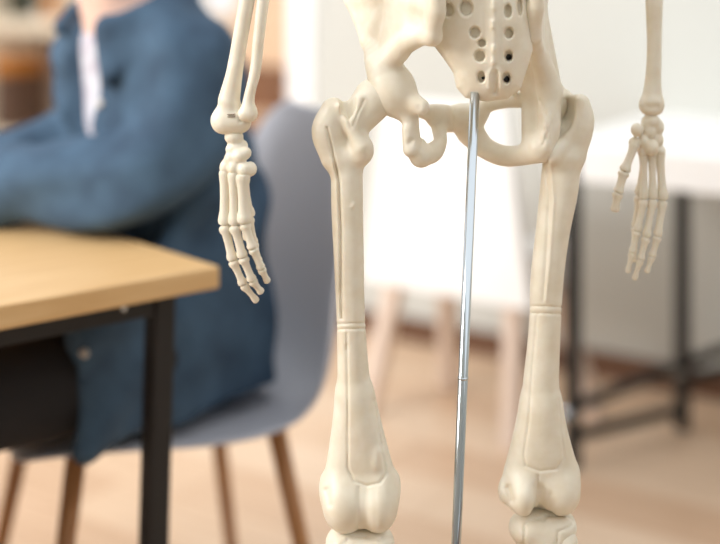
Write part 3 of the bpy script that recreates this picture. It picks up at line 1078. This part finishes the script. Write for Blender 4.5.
for k, (x0, x1) in enumerate(((-3.8, 3.4), (-3.4, 3.8))):
    p0, p1 = W(231.5 + x0, 114.4 + 2.3 * k, -52.2), W(231.5 + x1, 114.2 + 2.3 * k, -53.2)
    bar_bm(p0, p1, 0.004, 0.0009, (0, 0, 1), 0.0001, mk)
add('printed_mark', bm_mesh(mk, 'mark'), M['mark'], skel, True)


# --- hands: unit bones along +z, reused for every phalanx and metacarpal
def unit_bone(name, prof):
    bm = bmesh.new()
    n = 14
    rows = []
    for z, r in prof:
        rows.append([bm.verts.new((r * math.cos(2 * math.pi * i / n), r * math.sin(2 * math.pi * i / n) * (0.9 if 0.2 < z < 0.8 else 1), z)) for i in range(n)])
    for a, b in zip(rows[:-1], rows[1:]):
        for i in range(n):
            bm.faces.new((a[i], a[(i + 1) % n], b[(i + 1) % n], b[i]))
    bm.faces.new(rows[0][::-1])
    bm.faces.new(rows[-1])
    me = bm_mesh(bm, name, True)
    me.materials.append(M['bone'])
    return me


PH = unit_bone('phalanx', [(-0.02, 0.45), (-0.01, 0.85), (0.03, 1.12), (0.09, 1.2), (0.16, 1.12), (0.24, 0.95), (0.5, 0.86), (0.74, 0.9), (0.83, 1.02), (0.91, 1.06), (0.97, 0.9), (1.0, 0.5)])
MC = unit_bone('metacarpal', [(-0.02, 0.6), (0.0, 1.0), (0.05, 1.12), (0.12, 1.04), (0.25, 0.9), (0.5, 0.83), (0.72, 0.9), (0.82, 1.08), (0.90, 1.2), (0.96, 1.05), (1.0, 0.5)])
TP = unit_bone('tip', [(-0.02, 0.5), (0.0, 0.95), (0.06, 1.15), (0.16, 1.1), (0.3, 0.9), (0.6, 0.8), (0.8, 0.92), (0.92, 0.88), (0.98, 0.6), (1.0, 0.25)])


def long_bone(name, me, a, b, r, parent):
    a, b = Vector([float(v) for v in a]), Vector([float(v) for v in b])
    o = bpy.data.objects.new(name, me)
    C.objects.link(o)
    o.parent = parent
    o.matrix_parent_inverse = wmat(parent).inverted()
    o.location = a
    o.rotation_euler = (b - a).to_track_quat('Z', 'Y').to_euler()
    o.scale = (r * 0.00108, r * 0.00108, (b - a).length)
    return o


def hand(carpals, box, rays, fat=1.0):
    f = union([pel(*c) for c in carpals], 0.0025)
    h = bone('hand', f, box, 0.0011, skel)
    for ray in rays:
        (pts, rs) = ray
        for i in range(len(pts) - 1):
            nm = 'metacarpal' if i == 0 else 'phalanx'
            me = MC if i == 0 else (TP if i == len(pts) - 2 else PH)
            long_bone(nm, me, W(*pts[i]), W(*pts[i + 1]), rs[i] * fat, h)
    return h


hand([(234, 137, -42, 9.5, 9, 8), (235, 149, -43, 9.5, 9, 7), (243, 146, -40, 5, 7, 6), (232, 159, -46, 8, 8, 8), (240, 156, -50, 7.5, 8, 7.5), (246, 153, -48, 5.5, 7, 6),
      (226, 168, -44, 6.5, 8, 9), (234, 168, -50, 6.5, 8, 8), (244, 170, -52, 8, 8, 8), (250, 169, -46, 7, 7, 7.5), (241, 176, -46, 8, 8, 7)],
     (212, 122, 264, 192, -66, -25),
     [([(225, 171, -46), (224.5, 226, -50), (233, 261, -52), (243.5, 285, -50), (257.5, 302, -46)], (5, 4.8, 4.2, 3.7)),
      ([(233.5, 173, -52), (234.5, 226, -54), (243, 258, -56), (252.5, 281, -53), (262, 293, -48)], (5, 4.8, 4.3, 3.8)),
      ([(242.5, 175, -54), (244.5, 224, -56), (253, 249, -57), (261.5, 269, -53), (268, 282.5, -48)], (6.2, 4.6, 4, 3.6)),
      ([(243, 174, -40), (249, 218, -38), (254, 244, -34), (259, 262, -28), (262, 274, -22)], (5.2, 4, 3.6, 3.2)),
      ([(238, 160, -34), (240, 196, -14), (243, 222, -4), (247, 240, 2)], (5, 4.4, 3.8))])

hand([(651, 121, 58, 9, 8, 7), (658, 127, 60, 6, 7, 8), (649, 131, 58, 7, 7, 8), (637, 130, 52, 6.2, 7, 6.8), (657, 140, 60, 6.5, 7, 8), (651.5, 148, 52, 7, 8, 8),
      (643, 141, 56, 5.5, 6, 6.5), (634, 143, 54, 5.5, 6, 6), (642, 152, 58, 4.5, 6, 6), (660, 151, 60, 5.5, 7, 6), (646, 124, 58, 5, 6, 6)],
     (622, 108, 672, 166, 35, 78),
     [([(643.5, 153, 58), (644, 200, 54), (637, 232, 50), (632, 253, 48), (627.5, 273, 47)], (4.6, 4.4, 3.9, 3.4)),
      ([(652, 152, 58), (653, 200, 54), (646, 238, 48), (640.5, 260, 46), (634, 280, 45)], (4.6, 4.5, 4.1, 3.5)),
      ([(659.5, 150, 60), (663, 201, 56), (657.5, 237, 50), (652, 257, 48), (646.5, 273, 47)], (5.4, 4.6, 4, 3.4)),
      ([(645, 152, 64), (639, 196, 66), (635, 228, 68), (634, 248, 70), (634, 262, 72)], (4.6, 4.2, 3.6, 3.2)),
      ([(635, 144, 52), (624, 172, 48), (618, 193, 46), (614.5, 212, 46)], (5.4, 5.4, 5.4))], 0.9)

# ------------------------------------------------------------------ stand of the skeleton
pt = W(475, 92, -46)
pb = W(455.5, 560, -46)
dirp = (pb - pt) / (pt[2] - pb[2])
pf = pt + dirp * (pt[2] - 0.03)
stand = empty('skeleton_stand', (float(pf[0]), float(pf[1]), 0), 'thin polished steel rod that carries the skeleton, running down between its legs', 'stand')
pm = pt + dirp * (H - (378 - YH) / F * 1.304 - pt[2]) * -1
add('rod', bm_mesh(tube_bm(pt, pf, 0.0047, 0.0047, 32), 'rod', True), M['steel'], stand, True)
dn = Vector([float(v) for v in dirp]).normalized()
pmv = Vector([float(v) for v in pm])
add('joint_ring', bm_mesh(tube_bm(pmv - dn * 0.0012, pmv + dn * 0.0012, 0.0051, 0.0051, 32), 'ring', True), M['steel'], stand, True)
hubz = Vector((float(pf[0]), float(pf[1]), 0))
add('hub', bm_mesh(tube_bm(hubz + Vector((0, 0, 0.02)), hubz + Vector((0, 0, 0.09)), 0.026, 0.02, 24), 'hub', True), M['black_metal'], stand, True)
for k in range(5):
    a = 2 * math.pi * k / 5 + 0.3
    e = hubz + Vector((math.cos(a) * 0.24, math.sin(a) * 0.24, 0.03))
    add('foot_arm', bm_mesh(bar_bm(hubz + Vector((0, 0, 0.05)), e, 0.024, 0.02, (0, 0, 1), 0.004), 'arm'), M['black_metal'], stand, True)
    add('castor', bm_mesh(tube_bm(e + Vector((-math.sin(a) * 0.01, math.cos(a) * 0.01, -0.008)), e - Vector((-math.sin(a) * 0.01, math.cos(a) * 0.01, 0.008)), 0.022, 0.022, 20), 'castor', True), M['black_metal'], stand, True)

# ------------------------------------------------------------------ far shelves behind the person
def far_thing(name, px, out, label, cat):
    p = far_pt(px, 0, out)
    return empty(name, p, label, cat, ANG)


sL = far_s(150, 0.36)
s0 = far_s(-90, 0.36)
shelf = empty('shelf_unit', FAR0 + WV * ((s0 + sL) / 2), 'pale open shelf unit far behind the seated person', 'shelf', ANG)
wS = sL - s0
dep = 0.34
add('back_panel', bm_mesh(box_bm(wS, 0.012, 1.9, (0, -0.012, 0.95)), 'back'), M['taupe'], shelf)
for x in (-wS / 2 + 0.015, -wS / 6, wS / 6, wS / 2 - 0.015):
    add('upright', bm_mesh(box_bm(0.03, dep, 1.9, (x, -dep / 2 - 0.02, 0.95), 0.002), 'upright'), M['cream'], shelf)
dpx = far_pt(25, 0, dep).y
zsh = far_row(33, dpx)
zlo = far_row(134, dpx)
for z, th in ((0.06, 0.03), (zlo - 0.015, 0.03), (zsh + 0.035, 0.07), (1.30, 0.03), (1.60, 0.03), (1.885, 0.03)):
    for k in range(3):
        x0, x1 = -wS / 2 + k * wS / 3 + 0.032, -wS / 2 + (k + 1) * wS / 3 - 0.032
        add('shelf_board', bm_mesh(box_bm(x1 - x0, dep, th, ((x0 + x1) / 2, -dep / 2 - 0.02, z), 0.002), 'board'), M['cream'], shelf)


def on_shelf(name, px, w, h, d, z, m, label, cat, tilt=0.0, lid=None):
    p = far_pt(px, z, dep / 2 + 0.06)
    t = empty(name, p, label, cat, ANG)
    R = Matrix.Rotation(tilt, 3, 'Y') if tilt else None
    add('body', bm_mesh(box_bm(w, d, h, (0, 0, h / 2 + (abs(math.sin(tilt)) * w / 2)), 0.006, 2, None, R), 'body'), M[m], t)
    if lid:
        add('lid', bm_mesh(box_bm(w + 0.02, d + 0.02, lid[0], (0, 0, h + lid[0] / 2), 0.012, 3), 'lid'), M[lid[1]], t)
    return t


on_shelf('storage_box', 17, 0.105, far_row(76, dpx) - zlo, 0.2, zlo, 'dark_brown', 'dark brown box with an orange wooden lid on the far shelf', 'box', lid=(0.08, 'orange'))
on_shelf('binder', -6, 0.07, 0.25, 0.2, zlo, 'cream', 'cream binder leaning beside the dark box on the far shelf', 'binder', tilt=0.15)
on_shelf('wooden_box', 58, 0.07, 0.12, 0.12, zsh + 0.07, 'orange', 'small orange wooden box on the upper far shelf', 'box', lid=(0.012, 'orange'))
on_shelf('storage_tin', 22, 0.06, 0.16, 0.12, zsh + 0.07, 'dark_green', 'dark green tin on the upper far shelf', 'tin', lid=(0.02, 'dark_green'))
pot = far_pt(42, zsh + 0.07, dep / 2 + 0.05)
plant = empty('potted_plant', pot, 'small green potted plant on the upper far shelf', 'plant', 0)
add('pot', bm_mesh(tube_bm((0, 0, 0), (0, 0, 0.075), 0.03, 0.04, 24), 'pot', True), M['clay'], plant)
rl = random.Random(3)
for k in range(14):
    a, t = rl.random() * 6.28, 0.3 + rl.random() * 0.6
    b2 = bmesh.new()
    d = Vector((math.cos(a) * math.sin(t), math.sin(a) * math.sin(t), math.cos(t)))
    s = d.cross(Vector((0, 0, 1))).normalized()
    L = 0.08 + 0.05 * rl.random()
    base = Vector((0, 0, 0.07))
    pts = [(0, 0.004), (0.35, 0.016), (0.7, 0.013), (1.0, 0.001)]
    rows = []
    for q, wv in pts:
        c = base + d * (L * q) - Vector((0, 0, 0.03 * q * q))
        rows.append([b2.verts.new(c - s * wv), b2.verts.new(c + Vector((0, 0, -0.003))), b2.verts.new(c + s * wv)])
    for u, v in zip(rows[:-1], rows[1:]):
        for j in range(2):
            b2.faces.new((u[j], u[j + 1], v[j + 1], v[j]))
    lf = add('leaf', bm_mesh(b2, 'leaf', True), M['leaf'], plant)
    md = lf.modifiers.new('thick', 'SOLIDIFY')
    md.thickness = 0.0015

# birch cabinet with a brown drawer, between the window and the white wall
c0, c1 = far_s(234, 0.41), far_s(330, 0.41)
cab = empty('cabinet', FAR0 + WV * ((c0 + c1) / 2), 'peach coloured wooden cabinet beside the white wall end, far behind the chair', 'cabinet', ANG)
wC = c1 - c0
dC = far_pt(270, 0, 0.4).y
z1, z0 = far_row(66, dC), far_row(112, dC)
add('body', bm_mesh(box_bm(wC, 0.38, 1.5, (0, -0.2, 0.75), 0.004), 'body'), M['birch'], cab)
add('door', bm_mesh(box_bm(wC - 0.02, 0.018, 1.48 - z1, (0, -0.40, (1.48 + z1) / 2 + 0.004), 0.003), 'door'), M['birch'], cab)
dr = add('drawer', bm_mesh(box_bm(wC - 0.05, 0.022, z1 - z0 - 0.01, (0, -0.402, (z1 + z0) / 2), 0.004), 'drawer'), M['brown_box'], cab)
add('knob', bm_mesh(tube_bm((0, -0.413, (z0 + z1) / 2), (0, -0.43, (z0 + z1) / 2), 0.008, 0.012, 16), 'knob', True), M['dark_brown'], dr)
dr2 = add('drawer', bm_mesh(box_bm(wC - 0.05, 0.022, z0 - 0.08, (0, -0.402, z0 / 2), 0.004), 'drawer'), M['brown_box'], cab)
